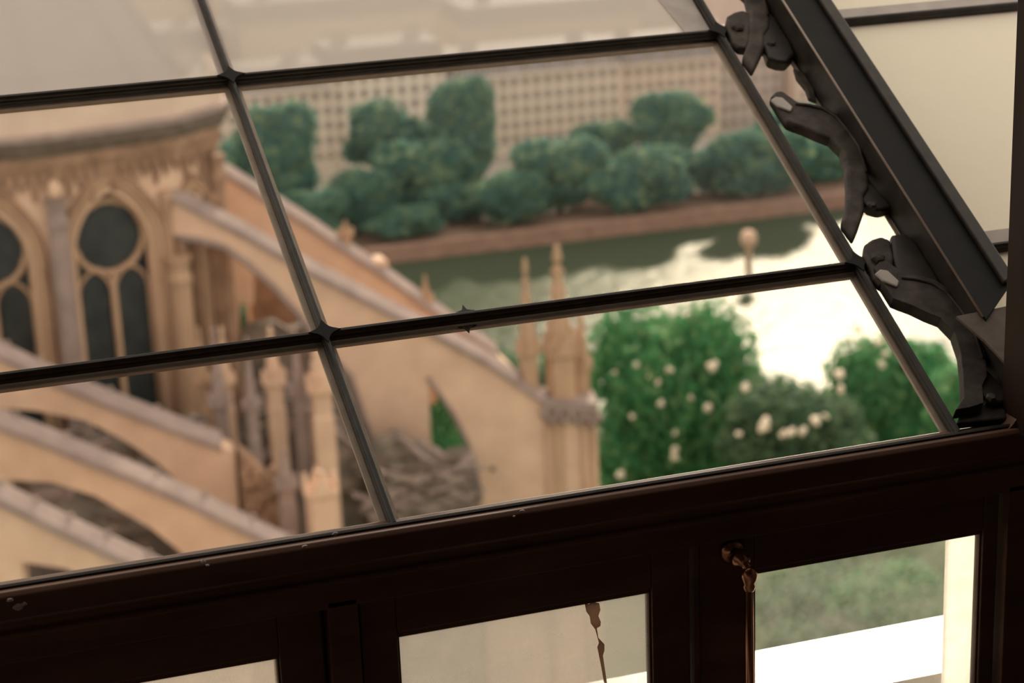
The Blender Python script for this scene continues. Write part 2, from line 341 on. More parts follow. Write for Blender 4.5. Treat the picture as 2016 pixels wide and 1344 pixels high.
def lobes(rx, ry, rz, n, seed, sz=0.55):
    """lobes filling an ellipsoid of the given radii centred on the origin"""
    r_ = random.Random(seed); out = [((0, 0, 0), (rx*0.72, ry*0.72, rz*0.78))]
    for k in range(n):
        a_ = 2*math.pi*k/n + r_.uniform(-.4, .4); h = r_.uniform(-0.62, 0.72)
        rr = math.sqrt(max(0.05, 1 - h*h)) * (1 - sz) * r_.uniform(0.9, 1.15); s_ = sz * r_.uniform(0.75, 1.1)
        out.append(((rx*rr*math.cos(a_), ry*rr*math.sin(a_), rz*h*(1 - sz*0.55)), (rx*s_, ry*s_, rz*s_*0.9)))
    return out
FAR = [crown_mesh('crown', lobes(1, 1, 1, 15, s, 0.42), 4200, 0.085, M['leaf_far'], core=.8) for s in (1, 2, 3, 4)]
FAR_TALL = crown_mesh('crown', [((0, 0, .45), (.8, .8, .5)), ((.25, 0, .1), (.7, .75, .6)), ((-.3, .1, 0), (.68, .75, .6)), ((0, -.1, -.4), (.85, .85, .55)), ((.4, .2, -.3), (.55, .6, .5)), ((-.35, -.2, .55), (.5, .5, .38)), ((.4, -.2, .55), (.48, .5, .38))], 4600, 0.08, M['leaf_far'], core=.8)
trunk_mb = MB(); trunk_mb.tube([(0, 0, 0), (0.02, 0, 0.5), (0, 0.03, 1.0)], [0.09, 0.06, 0.05], 8)
for a_ in range(4):
    an = a_*1.6; trunk_mb.tube([(0, 0.02, 0.75), (0.22*math.cos(an), 0.22*math.sin(an), 1.05)], [0.04, 0.02], 6)
TRUNK = trunk_mb.mesh('trunk', M['bark'], True)
def tree(px, ytop, ybot, hw, Y, gz, me, label, group, name='tree', rot=None, deep=1.0):
    t_ = on_y(px, ytop, Y); b_ = on_y(px, ybot, Y); l_ = on_y(px - hw, (ytop+ybot)/2, Y); r2 = on_y(px + hw, (ytop+ybot)/2, Y)
    zt, zb = t_[2], max(b_[2], gz + 0.3); rx = (r2[0] - l_[0]) / 2 * 1.16; rz = (zt - zb) / 2 * 1.14; zb -= rz*0.1; zt += rz*.04; xc = (l_[0] + r2[0]) / 2
    root = empty(name, (xc, Y, gz)); tag(root, label, 'tree', group)
    o = link('crown', me, root, (0, 0, (zt + zb)/2 - gz)); o.scale = (rx, rx*deep, rz); o.rotation_euler.z = (rot if rot is not None else random.choice((0, math.pi)))
    h = max(1.2, (zt + zb)/2 - gz)
    k = link('trunk', TRUNK, root, (0, 0, 0)); k.scale = (max(1.5, rx*0.7),)*2 + (h,)
    return root
far_trees = [
 (548, 196, 400, 85, 253.4, 1, 'tall dark green quay tree left of centre, crossed by the left slanting glazing bar'),
 (462, 262, 420, 53, 259.4, 0, 'green quay tree peeping out beside the stone cornice corner'),
 (612, 372, 503, 69, 243.9, 2, 'low rounded quay tree just above the sloping stone coping'),
 (752, 186, 330, 73, 259.4, 3, 'pointed dark green quay tree left of the tall square one'),
 (906, 158, 345, 76, 259.4, 9, 'tallest squarish green quay tree below the upper glazing bar'),
 (700, 326, 497, 80, 248.6, 0, 'rounded quay tree above the small stone pinnacle'),
 (828, 268, 470, 105, 253.4, 1, 'broad quay tree in front of the tallest squarish one'),
 (800, 400, 484, 71, 243.9, 3, 'low dark quay tree at the left end of the open quay strip'),
 (918, 356, 469, 78, 248.6, 2, 'low rounded quay tree below the tallest squarish one'),
 (1002, 330, 458, 73, 243.9, 0, 'small quay tree under the long cream apartment block'),
 (1100, 264, 446, 100, 248.6, 1, 'broad domed quay tree in the middle of the row'),
 (1186, 236, 330, 58, 259.4, 2, 'small lighter tree set behind the domed middle quay trees'),
 (1262, 280, 425, 96, 243.9, 3, 'round topped quay tree with yellowish rim right of the middle'),
 (1326, 170, 300, 78, 259.4, 0, 'tall bushy tree standing behind the row under the pinkish block'),
 (1406, 290, 406, 85, 248.6, 1, 'rounded quay tree third from the right slanting bar'),
 (1496, 250, 395, 94, 243.9, 2, 'quay tree touching the right slanting glazing bar'),
 (1580, 196, 330, 107, 259.4, 3, 'hazy tree behind the right slanting glazing bar'),
 (1622, 268, 378, 78, 248.6, 0, 'quay tree seen between the slanting bar and the scrolled iron bracket'),
]
for (px, yt, yb, hw, Y, v, lb) in far_trees:
    tree(px, yt, yb, hw, Y, -4.0, FAR_TALL if v == 9 else FAR[v], lb, 'trees along the far quay', 'quay_tree', rot=0.4 if v == 9 else None, deep=.4)
for i, (px, Y) in enumerate([(1740, 249.2), (1850, 244.8), (1960, 249.2)]):
    tree(px, 262, 400, 78, Y, -4.0, FAR[i], 'quay tree hidden behind the iron rafter and milky pane, %s' % ['nearest the rafter', 'middle one', 'farthest right'][i], 'trees along the far quay', 'quay_tree', deep=.4)

def garden_tree(px, yt, yb, hw, Y, n, leaf, spot_list, label, seed, mt=None, nl=11, deep=1.0):
    me = crown_mesh('crown', lobes(1, 1, 1, nl, seed, 0.5), n, leaf, mt or M['leaf_near'], core=0.8)
    root = tree(px, yt, yb, hw, Y, 0.0, me, label, 'garden trees below the church', 'garden_tree', rot=0.0, deep=deep)
    cr = [c_ for c_ in root.children if c_.name.startswith('crown')][0]
    cx, cy, cz = root.location.x, Y, cr.location.z; sx, sy, sz_ = cr.scale
    for (bx, by, rr) in spot_list:
        ry_ = ray(bx, by); o_ = (EYE - np.array([cx, cy, cz])) / np.array([sx, sy, sz_]); d_ = ry_ / np.array([sx, sy, sz_])
        A_ = d_ @ d_; B_ = o_ @ d_; Cc = o_ @ o_ - 1.0; disc = B_*B_ - A_*Cc
        t_ = (-B_ - math.sqrt(max(disc, 0))) / A_ if disc > 0 else -B_/A_
        p_ = EYE + ry_ * t_
        q = MB()
        for k in range(5):
            q.blob(p_ + np.array([random.uniform(-.5, .5), random.uniform(-.3, .3), random.uniform(-.5, .5)])*rr, (rr*.6,)*3, 1, 0.08)
        q.build('spot_cluster', M['spots'], root, smooth=True)  # pale rounded clusters set on the crown surface
    return root
garden_tree(1322, 604, 1015, 152, 135, 9000, 0.052, [(1252,717,.3),(1318,727,.32),(1402,722,.48),(1434,677,.34),(1294,753,.28),(1302,794,.3),(1392,803,.4),(1360,783,.22),(1245,820,.24),(1327,886,.38),(1328,900,.34),(1222,935,.38),(1350,620,.2),(1280,742,.2),(1210,733,.22),(1328,852,.2)],
            'large round green garden tree with pale blossom right of the stone pinnacles', 11)
garden_tree(1560, 742, 985, 126, 120, 7000, 0.06, [(1470,762,.34),(1503,840,.42),(1506,830,.38),(1556,851,.42),(1579,848,.36),(1606,830,.42),(1540,853,.3),(1455,855,.28),(1624,818,.24),(1652,738,.4),(1656,766,.34)],
            'lower green garden tree with bright blossom above the dark rail', 12, M['leaf_hazy'])
garden_tree(1748, 640, 970, 104, 133, 8000, 0.055, [(1730,674,.4),(1745,698,.32),(1735,718,.34),(1690,646,.35),(1672,668,.3)],
            'tall garden tree behind the lower right slanting bar', 13)
garden_tree(1905, 700, 920, 70, 118, 4000, 0.07, [], 'garden tree seen through the gap beneath the iron rafter', 14)
garden_tree(884, 700, 960, 70, 120, 4500, 0.06, [], 'green garden tree glimpsed through the narrow buttress opening', 15)
garden_tree(1010, 690, 860, 72, 142, 4500, 0.06, [], 'yellowish green tree behind the slim stone pinnacle', 16, M['leaf_hazy'])
garden_tree(1115, 690, 880, 60, 146, 3500, 0.07, [], 'green tree showing between the two tall pinnacles', 17)
garden_tree(478, 592, 700, 30, 118, 2500, 0.09, [], 'bright green tree glimpsed through the gap beside the tall church window', 18, M['leaf_hazy'])
garden_tree(1590, 1112, 1300, 100, 112, 6000, 0.06, [], 'garden tree seen through the right casement, beside the bolt', 19)
garden_tree(1745, 1100, 1300, 90, 101, 6000, 0.06, [], 'garden tree seen through the right casement, beside the bright strip', 20)

# mooring post in the glitter
q = MB(); pb = on_z(1474, 545, -6.0)
q.lathe([(0.42, -1.0), (0.40, 3.6), (0.55, 3.8), (0.95, 4.2), (1.0, 5.2), (0.7, 5.7), (0.2, 5.9)], pb, 12)
tag(q.build('mooring_post', M['stone'], smooth=True), 'pale mooring post standing in the bright river water', 'post')

# ================================================================== THE CHURCH
church = empty('cathedral', (8.0, 76.0, 0.0))
tag(church, 'gothic stone church with tall traceried windows, flying buttresses and grey lead roof', 'church')
ZC = 47.0                                     # top of the clerestory wall
PA = np.array([5.585, 73.24]); PB = np.array([10.10, 74.29]); PC = np.array([11.95, 75.82])
PA0 = PA + 4.65*np.array([-math.cos(math.radians(4)), math.sin(math.radians(4))]); PA1 = PA0 + 4.65*np.array([-math.cos(math.radians(10)), math.sin(math.radians(10))])
PD = PC + 4.0*np.array([math.cos(math.radians(84)), math.sin(math.radians(84))])
corners = [PA1, PA0, PA, PB, PC, PD]

def pointed(w, n=10, k=1.0):
    """half-width w, springing at z=0: points from left spring to apex to right spring; k = arc radius / width"""
    R_ = 2*w*k; cx = -w + R_; a1 = math.acos(min(1, (R_ - w)/R_)) if R_ > w else math.pi/2
    left = [(cx - R_*math.cos(a1*i/n), R_*math.sin(a1*i/n)) for i in range(n+1)]
    return left + [(-x, z) for (x, z) in reversed(left[:-1])]

def facet(P, Q, window=True, wu=None, half=1.5, apex=None, foot=30.0, oc=None):
    """one straight bay of the wall with its traceried window; oc = (u, z, r) of the oculus"""
    d = Q - P; L = float(np.linalg.norm(d)); d3 = np.array([d[0]/L, d[1]/L, 0]); n3 = np.array([d3[1], -d3[0], 0]); p0 = np.array([P[0], P[1], 0])
    W = lambda u, z, o_=0.0: p0 + d3*u + np.array([0, 0, z]) + n3*o_
    q = MB(); th = 0.9
    if not window:
        q.prism([W(0, 0), W(L, 0), W(L, ZC), W(0, ZC)], -n3*th); q.build('wall', M['stone'], church); return W, L
    arch = pointed(half, 10, 0.86); hz = max(z for _, z in arch); spring = apex - hz
    A_ = [(wu + x, spring + z) for x, z in arch]
    q.prism([W(0, 0), W(wu-half, 0), W(wu-half, ZC), W(0, ZC)], -n3*th)
    q.prism([W(wu+half, 0), W(L, 0), W(L, ZC), W(wu+half, ZC)], -n3*th)
    q.prism([W(wu-half, 0), W(wu+half, 0), W(wu+half, foot), W(wu-half, foot)], -n3*th)
    for i in range(len(A_)-1):
        (x0, z0), (x1, z1) = A_[i], A_[i+1]
        q.prism([W(x0, z0), W(x1, z1), W(x1, ZC), W(x0, ZC)], -n3*th)
    q.build('wall', M['stone'], church)
    win = MB(); win.prism([W(wu-half, foot, -0.62), W(wu+half, foot, -0.62)] + [W(x, z, -0.62) for x, z in reversed(A_)], -n3*0.05)
    win = win.build('window', M['leadglass'], church)
    win['label'] = 'dark leaded glass of a tall pointed window'
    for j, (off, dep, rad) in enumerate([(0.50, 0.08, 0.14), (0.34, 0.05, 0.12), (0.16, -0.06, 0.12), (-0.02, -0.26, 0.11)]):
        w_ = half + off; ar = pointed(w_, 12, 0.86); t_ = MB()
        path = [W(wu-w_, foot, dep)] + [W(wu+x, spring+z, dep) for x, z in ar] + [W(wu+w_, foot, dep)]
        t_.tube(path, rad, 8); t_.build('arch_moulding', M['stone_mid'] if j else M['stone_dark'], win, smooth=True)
    if oc:
        ou, oz, orr = oc; t_ = MB()
        t_.tube([W(ou + orr*math.cos(a), oz + orr*math.sin(a), -0.5) for a in np.linspace(0, 2*math.pi, 40, endpoint=False)], 0.13, 8, True)
        for k in range(8):
            a = 2*math.pi*(k+.5)/8; t_.blob(W(ou + (orr-.1)*math.cos(a), oz + (orr-.1)*math.sin(a), -0.5), (.09, .09, .09), 1)
        t_.build('oculus_tracery', M['stone_mid'], win, smooth=True)
        lw = (half - 0.12)/2; lt = oz - orr - 0.05
        for sgn in (-1, 1):
            cu = wu + sgn*(lw + 0.04); ar = pointed(lw - 0.02, 8, 0.75); hz2 = max(z for _, z in ar); t_ = MB()
            t_.tube([W(cu-lw, foot, -0.5)] + [W(cu+x, lt - hz2 + 0.2 + z, -0.5) for x, z in ar] + [W(cu+lw, foot, -0.5)], 0.075, 8)
            t_.build('lancet_tracery', M['stone_mid'], win, smooth=True)
        t_ = MB(); t_.tube([W(wu+.02, foot, -0.46), W(wu+.02, lt + 0.1, -0.46)], 0.11, 8); t_.build('mullion', M['stone_mid'], win, smooth=True)
    return W, L

def f_uz(px, py, P, Q):
    d = Q - P; L = np.linalg.norm(d); n = np.array([d[1], -d[0], 0])/L
    p_ = on_plane(px, py, (P[0], P[1], 0), n); return float((p_[:2] - P) @ d / L), float(p_[2])
u0, z0 = f_uz(222, 468, PA, PB); uL, _ = f_uz(152, 540, PA, PB); uR, _ = f_uz(304, 540, PA, PB); _, zap = f_uz(238, 372, PA, PB); _, zr1 = f_uz(222, 402, PA, PB)
half = (uR - uL)/2; wu = (uL + uR)/2
facet(PA, PB, True, wu, half, zap, 28.0, (u0, z0 - .05, 1.38))
facet(PA0, PA, True, wu + 0.02, half, zap, 28.0, (u0, z0 - .05, 1.38))
facet(PA1, PA0, False)
facet(PB, PC, True, 1.05, 0.55, zap - 0.8, 28.0)
facet(PC, PD, False)
# back of the choir, closing the shell
q = MB(); q.prism([(PD[0], PD[1], 0), (8, 86, 0), (-4, 86, 0), (PA1[0], PA1[1], 0)], (0, 0, ZC)); 
q.build('choir_back_wall', M['stone'], church)

# cornice, frieze and corbels on each bay
for bi, (P, Q) in enumerate(zip(corners[:-1], corners[1:])):
    d = Q - P; L = float(np.linalg.norm(d)); d3 = np.array([d[0]/L, d[1]/L, 0]); n3 = np.array([d3[1], -d3[0], 0]); p0 = np.array([P[0], P[1], 0])
    W = lambda u, z, o_=0.0: p0 + d3*u + np.array([0, 0, z]) + n3*o_
    e0, e1 = -0.15, L + 0.15
    q = MB(); q.prism([W(e0, ZC+0.55, -1.6), W(e0, ZC+0.55, 0.75), W(e0, ZC+0.30, 0.75), W(e0, ZC+0.05, 0.45), W(e0, ZC+0.0, -1.6)], d3*(e1-e0)); q.build('cornice', M['dark_shade_stone'], church)
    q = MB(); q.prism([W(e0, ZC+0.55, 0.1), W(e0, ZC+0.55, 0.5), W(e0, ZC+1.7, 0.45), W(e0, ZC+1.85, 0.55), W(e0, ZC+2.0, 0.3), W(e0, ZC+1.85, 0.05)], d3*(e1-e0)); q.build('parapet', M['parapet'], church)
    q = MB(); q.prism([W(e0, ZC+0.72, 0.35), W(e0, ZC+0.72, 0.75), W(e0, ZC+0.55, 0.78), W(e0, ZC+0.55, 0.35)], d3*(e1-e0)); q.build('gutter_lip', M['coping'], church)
    q = MB(); q.prism([W(e0, ZC+0.5, 0.80), W(e0, ZC+0.02, 0.55), W(e0, ZC-0.12, 0.42), W(e0, ZC-0.12, 0), W(e0, ZC+0.5, 0)], d3*(e1-e0)); q.build('cornice_shade_band', M['dark_shade_stone'], church)  # dark strip painted in as the shade under the cornice
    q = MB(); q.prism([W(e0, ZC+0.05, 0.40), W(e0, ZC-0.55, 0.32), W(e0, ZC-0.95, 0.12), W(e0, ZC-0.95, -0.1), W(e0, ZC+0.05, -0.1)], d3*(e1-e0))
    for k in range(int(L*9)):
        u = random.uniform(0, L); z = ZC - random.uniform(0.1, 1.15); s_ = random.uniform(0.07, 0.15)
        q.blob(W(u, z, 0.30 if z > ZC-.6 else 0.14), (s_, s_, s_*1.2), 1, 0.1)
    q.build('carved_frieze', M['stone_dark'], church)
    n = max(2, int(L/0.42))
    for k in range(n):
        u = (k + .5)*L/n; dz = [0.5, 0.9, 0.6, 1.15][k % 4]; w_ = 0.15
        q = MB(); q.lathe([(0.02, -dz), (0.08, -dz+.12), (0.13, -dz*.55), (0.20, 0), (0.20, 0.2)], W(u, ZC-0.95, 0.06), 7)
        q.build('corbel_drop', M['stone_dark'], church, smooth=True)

# lead roof rising from behind the gutter: hipped polygon towards a ridge point
inner = []
for i, p in enumerate(corners):
    cdir = np.array([4.0, 83.0]) - p; cdir = cdir/np.linalg.norm(cdir); inner.append(p + cdir*0.35)
apex = np.array([4.6, 84.0, ZC + 13.0])
for i in range(len(corners)-1):
    a_, b_ = inner[i], inner[i+1]; q = MB()
    q.add([(a_[0], a_[1], ZC+0.55), (b_[0], b_[1], ZC+0.55), apex, (a_[0]*.9+apex[0]*.1, a_[1]*.9+apex[1]*.1, ZC+.2)], [(0, 1, 2), (0, 1, 3), (1, 2, 3), (0, 2, 3)])
    q.build('roof_slope', M['lead'], church)
    q = MB(); q.tube([(b_[0], b_[1], ZC+0.6), apex], [0.16, 0.1], 8); q.build('hip_roll', M['lead'], church, smooth=True)
    q = MB()
    for hgt, off in ((1.0, .02), (1.9, .02)):
        q.tube([np.array([*a_, ZC+.55])*(1-hgt/13)+apex*hgt/13, np.array([*b_, ZC+.55])*(1-hgt/13)+apex*hgt/13], 0.09, 6)
    q.build('lead_roll', M['lead'], church, smooth=True)

def frame(p0, az):
    a_ = math.radians(az); d = np.array([math.cos(a_), math.sin(a_), 0]); nv = np.array([math.sin(a_), -math.cos(a_), 0])   # nv faces the viewer
    return np.asarray(p0, float), d, nv
def ground(p): return np.array([p[0], p[1], 0.0])
def coping(parent, pts, nv, th, hgt=0.42, over=0.18, name='coping'):
    q = MB(); n = len(pts); prof = [(over, -0.12), (over, 0.05), (over*0.6, 0.16), (-th*0.5, hgt), (-th-over*0.6, 0.16), (-th-over, 0.05), (-th-over, -0.12)]
    vv = [p + nv*o_ + np.array([0, 0, z]) for p in pts for (o_, z) in prof]; k = len(prof)
    ff = [(i*k+j, i*k+(j+1) % k, (i+1)*k+(j+1) % k, (i+1)*k+j) for i in range(n-1) for j in range(k)] + [tuple(range(k)), tuple((n-1)*k+j for j in range(k-1, -1, -1))]
    q.add(vv, ff); o = q.build(name, M['coping'], parent); return o
def flyer(p0, az, top, rest, th=0.95, ribs=(), label=None, lumps=0):
    """top: pixels of the sloping upper edge; rest: the other outline points, 'g' after a pixel drops it to the ground"""
    p0, d, nv = frame(p0, az); T = [on_plane(x, y, p0, nv) for x, y in top]; poly = list(T)
    for it in rest:
        p_ = on_plane(it[0], it[1], p0, nv); poly.append(ground(p_) if len(it) > 2 else p_)
    q = MB(); q.prism(poly, -nv*th); o = q.build('flying_buttress', M['stone'], church)
    if label: o['label'] = label
    coping(o, T, nv, th)
    for rb, rad in ribs:
        q = MB(); q.tube([on_plane(x, y, p0, nv) + nv*0.02 for x, y in rb], rad, 8); q.build('arch_rib', M['coping'], o, smooth=True)
    for k in range(lumps):           # crockets along the coping
        t_ = (k + .6)/lumps*(len(T)-1); i = int(t_); f_ = t_ - i; p_ = T[i]*(1-f_) + T[i+1]*f_
        q = MB(); q.blob(p_ + np.array([0, 0, 0.42]) - nv*th*.5, (.12, .12, .12), 1, .1); q.build('crocket', M['coping'], o, smooth=True)
    return o, (p0, d, nv)

# the big two-span buttress from the corner of the wall, and the one behind it
rib_in = [(345,468),(390,472),(440,486),(490,520),(540,566),(580,610),(620,660),(658,705),(690,740),(706,790),(722,836),(737,880),(752,930)]
rib_out = [(842,742),(866,776),(896,820),(921,874),(939,932),(946,985)]
bigB, frB = flyer((10.3, 74.05, 0), -12,
    [(338,388),(480,462),(600,530),(760,612),(860,660),(960,715),(1078,795)],
    [(1165,800),(1172,960),(1172,960,'g'),(946,985,'g'),(946,985),(938,930),(920,870),(895,815),(865,770),(842,737),(842,740,'g'),(756,930,'g'),(752,930),(737,880),(722,836),(706,790),(690,735),(658,700),(620,655),(580,605),(540,562),(490,515),(440,482),(390,468),(338,464)],
    1.0, ((rib_in, 0.13), (rib_out, 0.10)), 'large pale flying buttress with two arches, right of the tall window', 0)
backC, frC = flyer((12.6, 78.0, 0), -10,
    [(405,318),(520,390),(600,440),(690,500),(760,546),(830,596),(900,644),(980,700)],
    [(1040,760),(1040,760,'g'),(960,760,'g'),(960,760),(900,720),(800,665),(690,600),(600,545),(500,490),(405,440)], 0.9, (), 'flying buttress standing behind the large two-arched one')
# three nearer buttresses at lower left
nearL = []
for (Y, top, rest, lb, rb) in [
  (67.0, [(-140,632),(0,700),(90,744),(181,783),(310,833),(436,880)], [(462,890),(470,1000),(470,1000,'g'),(372,1000,'g'),(372,985),(361,958),(313,913),(243,865),(167,827),(70,808),(-10,803),(-30,803,'g'),(-140,803,'g')], 'upper one of the three flying buttresses at lower left', [(372,985),(361,960),(313,915),(243,867),(167,829),(70,810),(-10,805)]),
  (61.5, [(-140,770),(0,838),(80,868),(300,958),(410,1008),(521,1062),(600,1100)], [(640,1120),(640,1120,'g'),(420,1180,'g'),(410,1150),(351,1083),(295,1038),(188,976),(104,950),(14,944),(14,944,'g'),(-140,944,'g')], 'middle one of the three flying buttresses at lower left', [(410,1150),(351,1085),(295,1040),(188,978),(104,952),(14,946)]),
  (56.5, [(-140,915),(14,992),(130,1050),(260,1110),(420,1188)], [(480,1220),(480,1220,'g'),(260,1260,'g'),(250,1210),(200,1150),(128,1119),(42,1106),(40,1106,'g'),(-140,1106,'g')], 'lowest and nearest of the three flying buttresses at lower left', [(250,1210),(200,1152),(128,1121),(42,1108)])]:
    p_ = on_y(200, 850, Y); nearL.append(flyer((p_[0], Y, 0), -12, top, rest, 0.95, (), lb, 7))

# piers clasped to the wall corners
for (P, w_, zt, zb, m_) in [(PA, 0.36, ZC-1.7, 0, 'coping'), (PB + np.array([-.15, -.05]), 0.42, ZC-4.6, 0, 'stone_mid'), (PC, 0.30, ZC-1.2, 0, 'stone_dark'), (PA0, 0.36, ZC-1.7, 0, 'coping')]:
    pr = MB(); pr.lathe([(w_*1.25, 0), (w_*1.25, zt-9), (w_*1.1, zt-8.6), (w_, zt-1.2), (w_*1.2, zt-.9), (w_*.9, zt-.5), (w_*1.3, zt)], (P[0]+0.05, P[1]-0.35, 0), 8, rot=math.pi/8)
    o = pr.build('wall_pier', M[m_], church)
    if m_ == 'coping': q = MB(); q.blob((P[0]+0.05, P[1]-0.3, zt+0.35), (.26, .24, .4), 2, .04); q.build('carved_boss', M['stone'], o, smooth=True)
for k, (px, wd) in enumerate([(338, .16), (352, .13), (366, .15), (383, .12), (397, .16), (424, .2), (438, .15)]):
    p_ = on_y(px, 560, 74.6 + 0.25*k); q = MB(); q.lathe([(wd, 0), (wd, p_[2] + 3.2), (wd*1.6, p_[2]+3.5), (wd*1.7, p_[2]+3.8)], (p_[0], p_[1]-.5, 0), 8); q.build('wall_shaft', M['stone_mid'] if k % 2 == 0 else M['stone_dark'], church, smooth=True)

def beam(pa, pb_, Y, r_, m_='coping'):
    q = MB(); q.tube([on_y(*pa, Y), on_y(*pb_, Y + .1)], r_, 6); q.build('stone_gutter', M[m_], church)
for pa, pb_, Y, r_ in [((786, 858), (872, 936), 69.2, .17), ((872, 938), (934, 898), 69.2, .2), ((822, 868), (884, 905), 69.5, .14), ((730, 925), (930, 962), 69.2, .15), ((735, 975), (860, 950), 69.2, .15), ((740, 1000), (930, 985), 69.2, .14)]: beam(pa, pb_, Y, r_)
def pinnacle(px, ytop, ybase, hw, Y, z_to, mt='stone_mid', shaft_frac=0.35, label=None, crown=False):
    b_ = on_y(px, ybase, Y); t_ = on_y(px, ytop, Y); r_ = on_y(px+hw, ybase, Y)[0] - b_[0]; x, z1, z2 = b_[0], b_[2], t_[2]; h = z2 - z1; zs = z1 + h*shaft_frac
    q = MB(); q.lathe([(r_*1.38, z_to), (r_*1.38, z1), (r_*1.2, z1+.15), (r_*1.2, zs-.2), (r_*1.5, zs), (r_*1.45, zs+.12)], (x, Y, 0), 4, rot=math.pi/4)
    o = q.build('pinnacle', M[mt], church)
    if label: o['label'] = label
    q = MB(); q.lathe([(r_*1.15, zs+.1), (r_*.62, zs + (z2-zs)*.45), (r_*.2, z2 - .12*h)], (x, Y, 0), 8, rot=math.pi/8)
    for j in range(5):
        f_ = (j + .4)/5; rr = r_*1.15*(1-f_) + r_*.25*f_
        for k in range(4):
            a = math.pi/4 + k*math.pi/2; s_ = r_*.2; q.blob((x + rr*math.cos(a), Y + rr*math.sin(a), zs + (z2-zs)*.85*f_), (s_, s_, s_*1.2), 1)
    q.build('spire', M[mt], o)
    q = MB(); zf = z2 - .13*h; q.lathe([(r_*.15, zf), (r_*.42, zf+h*.05), (r_*.2, zf+h*.08), (r_*.3, zf+h*.1), (0.02, z2)], (x, Y, 0), 8); q.build('finial', M[mt], o, smooth=True)
    for k in range(4):              # gablets round the foot of the spire
        a = k*math.pi/2; c_ = np.array([x + r_*1.0*math.cos(a), Y + r_*1.0*math.sin(a), zs]); tv = np.array([-math.sin(a), math.cos(a), 0])*r_*.75; nv_ = np.array([math.cos(a), math.sin(a), 0])*.12
        q = MB(); q.prism([c_ - tv, c_ + tv, c_ + np.array([0, 0, r_*1.7])], nv_); q.build('gablet', M[mt], o)
    return o
pY = float(on_plane(1105, 790, frB[0], frB[2])[1]) + 0.5
pinnacle(1043, 505, 778, 16, pY + 0.2, 30, 'stone_mid', 0.32, 'slim pinnacle left of the tallest one')
pinnacle(1106, 478, 800, 25, pY, 28, 'stone_mid', 0.34, 'tallest pinnacle on the outer pier')
pinnacle(1148, 588, 810, 13, pY + 0.4, 30, 'stone_mid', 0.4, 'slender pinnacle right of the tallest one')
pcY = float(on_plane(690, 500, frC[0], frC[2])[1]) + 0.4
pinnacle(684, 432, 508, 9, pcY, 36, 'stone_mid', 0.6, 'small pinnacle on the rear coping')
pinnacle(840, 540, 615, 9, pcY - .6, 34, 'stone_mid', 0.3, 'small pinnacle near the tall glazing joint')
q = MB(); p_ = on_y(734, 508, pcY); q.box((p_[0]-.42, pcY-.4, 0), (p_[0]+.42, pcY+.4, p_[2])); q.box((p_[0]-.5, pcY-.5, p_[2]-.25), (p_[0]+.5, pcY+.5, p_[2]-.1)); q.build('pier_block', M['stone'], church)
# outer pier mouldings
p0, d, nv = frB
for (xa, ya, yb, r_) in [(1076, 800, 1000, .14), (1150, 830, 1000, .16), (1168, 805, 1000, .14)]:
    a_ = on_plane(xa, ya, p0, nv) + nv*.05; q = MB(); q.tube([ground(a_), a_], r_, 8); q.build('pier_shaft', M['stone_mid'], bigB, smooth=True)
q = MB(); a_ = on_plane(1070, 800, p0, nv); b_ = on_plane(1176, 806, p0, nv)
q.prism([a_ + nv*.25, b_ + nv*.25, b_ + nv*.25 + np.array([0, 0, .35]), a_ + nv*.25 + np.array([0, 0, .35])], -nv*1.6)
for k in range(9):
    t_ = k/8; c_ = a_*(1-t_) + b_*t_; q.blob(c_ + nv*.25 + np.array([0, 0, -.25 - .2*(k % 2)]), (.17, .17, .26), 1, .08)
q.build('pier_cap', M['coping'], bigB)
q = MB(); c_ = on_plane(970, 922, p0, nv); q.blob(c_ + nv*.02, (.13, .1, .13), 1); q.build('drain_hole', M['rubble'], bigB)

# turreted piers between the nearer buttresses
for (px, yt, yb, hw, Y, m_) in [(404, 640, 800, 12, 72.0, 'stone_mid'), (448, 640, 800, 13, 71.0, 'stone'), (438, 640, 860, 15, 69.0, 'coping'), (543, 640, 800, 17, 69.6, 'stone'), (500, 660, 860, 12, 68.0, 'coping'), (592, 640, 830, 12, 69.0, 'coping'), (634, 640, 820, 21, 68.4, 'stone'), (632, 925, 985, 26, 62.5, 'stone'), (566, 880, 990, 16, 64.5, 'coping')]:
    pinnacle(px, yt, yb, hw, Y, 0, m_, 0.3)
q = MB(); a_ = on_y(468, 880, 66.0); b_ = on_y(560, 1100, 66.0)
q.prism([(a_[0], 65.4, 0), (b_[0], 65.4, 0), (b_[0], 65.4, a_[2]-1.8), (a_[0]*.4+b_[0]*.6, 65.4, a_[2]-.9), (a_[0], 65.4, a_[2])], (0, 1.6, 0))
for k in range(40):
    q.blob((random.uniform(a_[0], b_[0]), 65.35, a_[2] - random.uniform(.6, 4.5)), (.17, .14, .24), 1, .15)
q.build('carved_pier', M['stone_dark'], church)

def slabpoly(pts, Y, th, name, m_):
    q = MB(); q.prism([ground(on_y(x, y, Y)) if len(t_) else on_y(x, y, Y) for x, y, *t_ in pts], (0, th, 0)); return q.build(name, M[m_], church)
slabpoly([(444,470),(470,490),(500,520),(500,600),(486,600),(486,598),(472,598),(472,600),(472,700),(472,700,1),(444,700,1)], 78.2, 1.0, 'court_pier', 'stone')
slabpoly([(486,470),(540,470),(640,600),(690,690),(740,780),(830,860),(830,860,1),(486,700,1)], 79.6, 1.2, 'court_wall', 'stone_dark')
slabpoly([(478,655),(500,640),(540,632),(570,650),(600,640),(640,690),(700,760),(700,760,1),(478,760,1)], 76.2, 0.6, 'court_wall', 'rubble')
fr_ = slabpoly([(722,905),(745,880),(768,872),(790,858),(812,872),(838,890),(868,918),(900,900),(936,896),(940,990),(940,990,1),(722,990,1)], 69.4, 1.1, 'chapel_front', 'rubble')
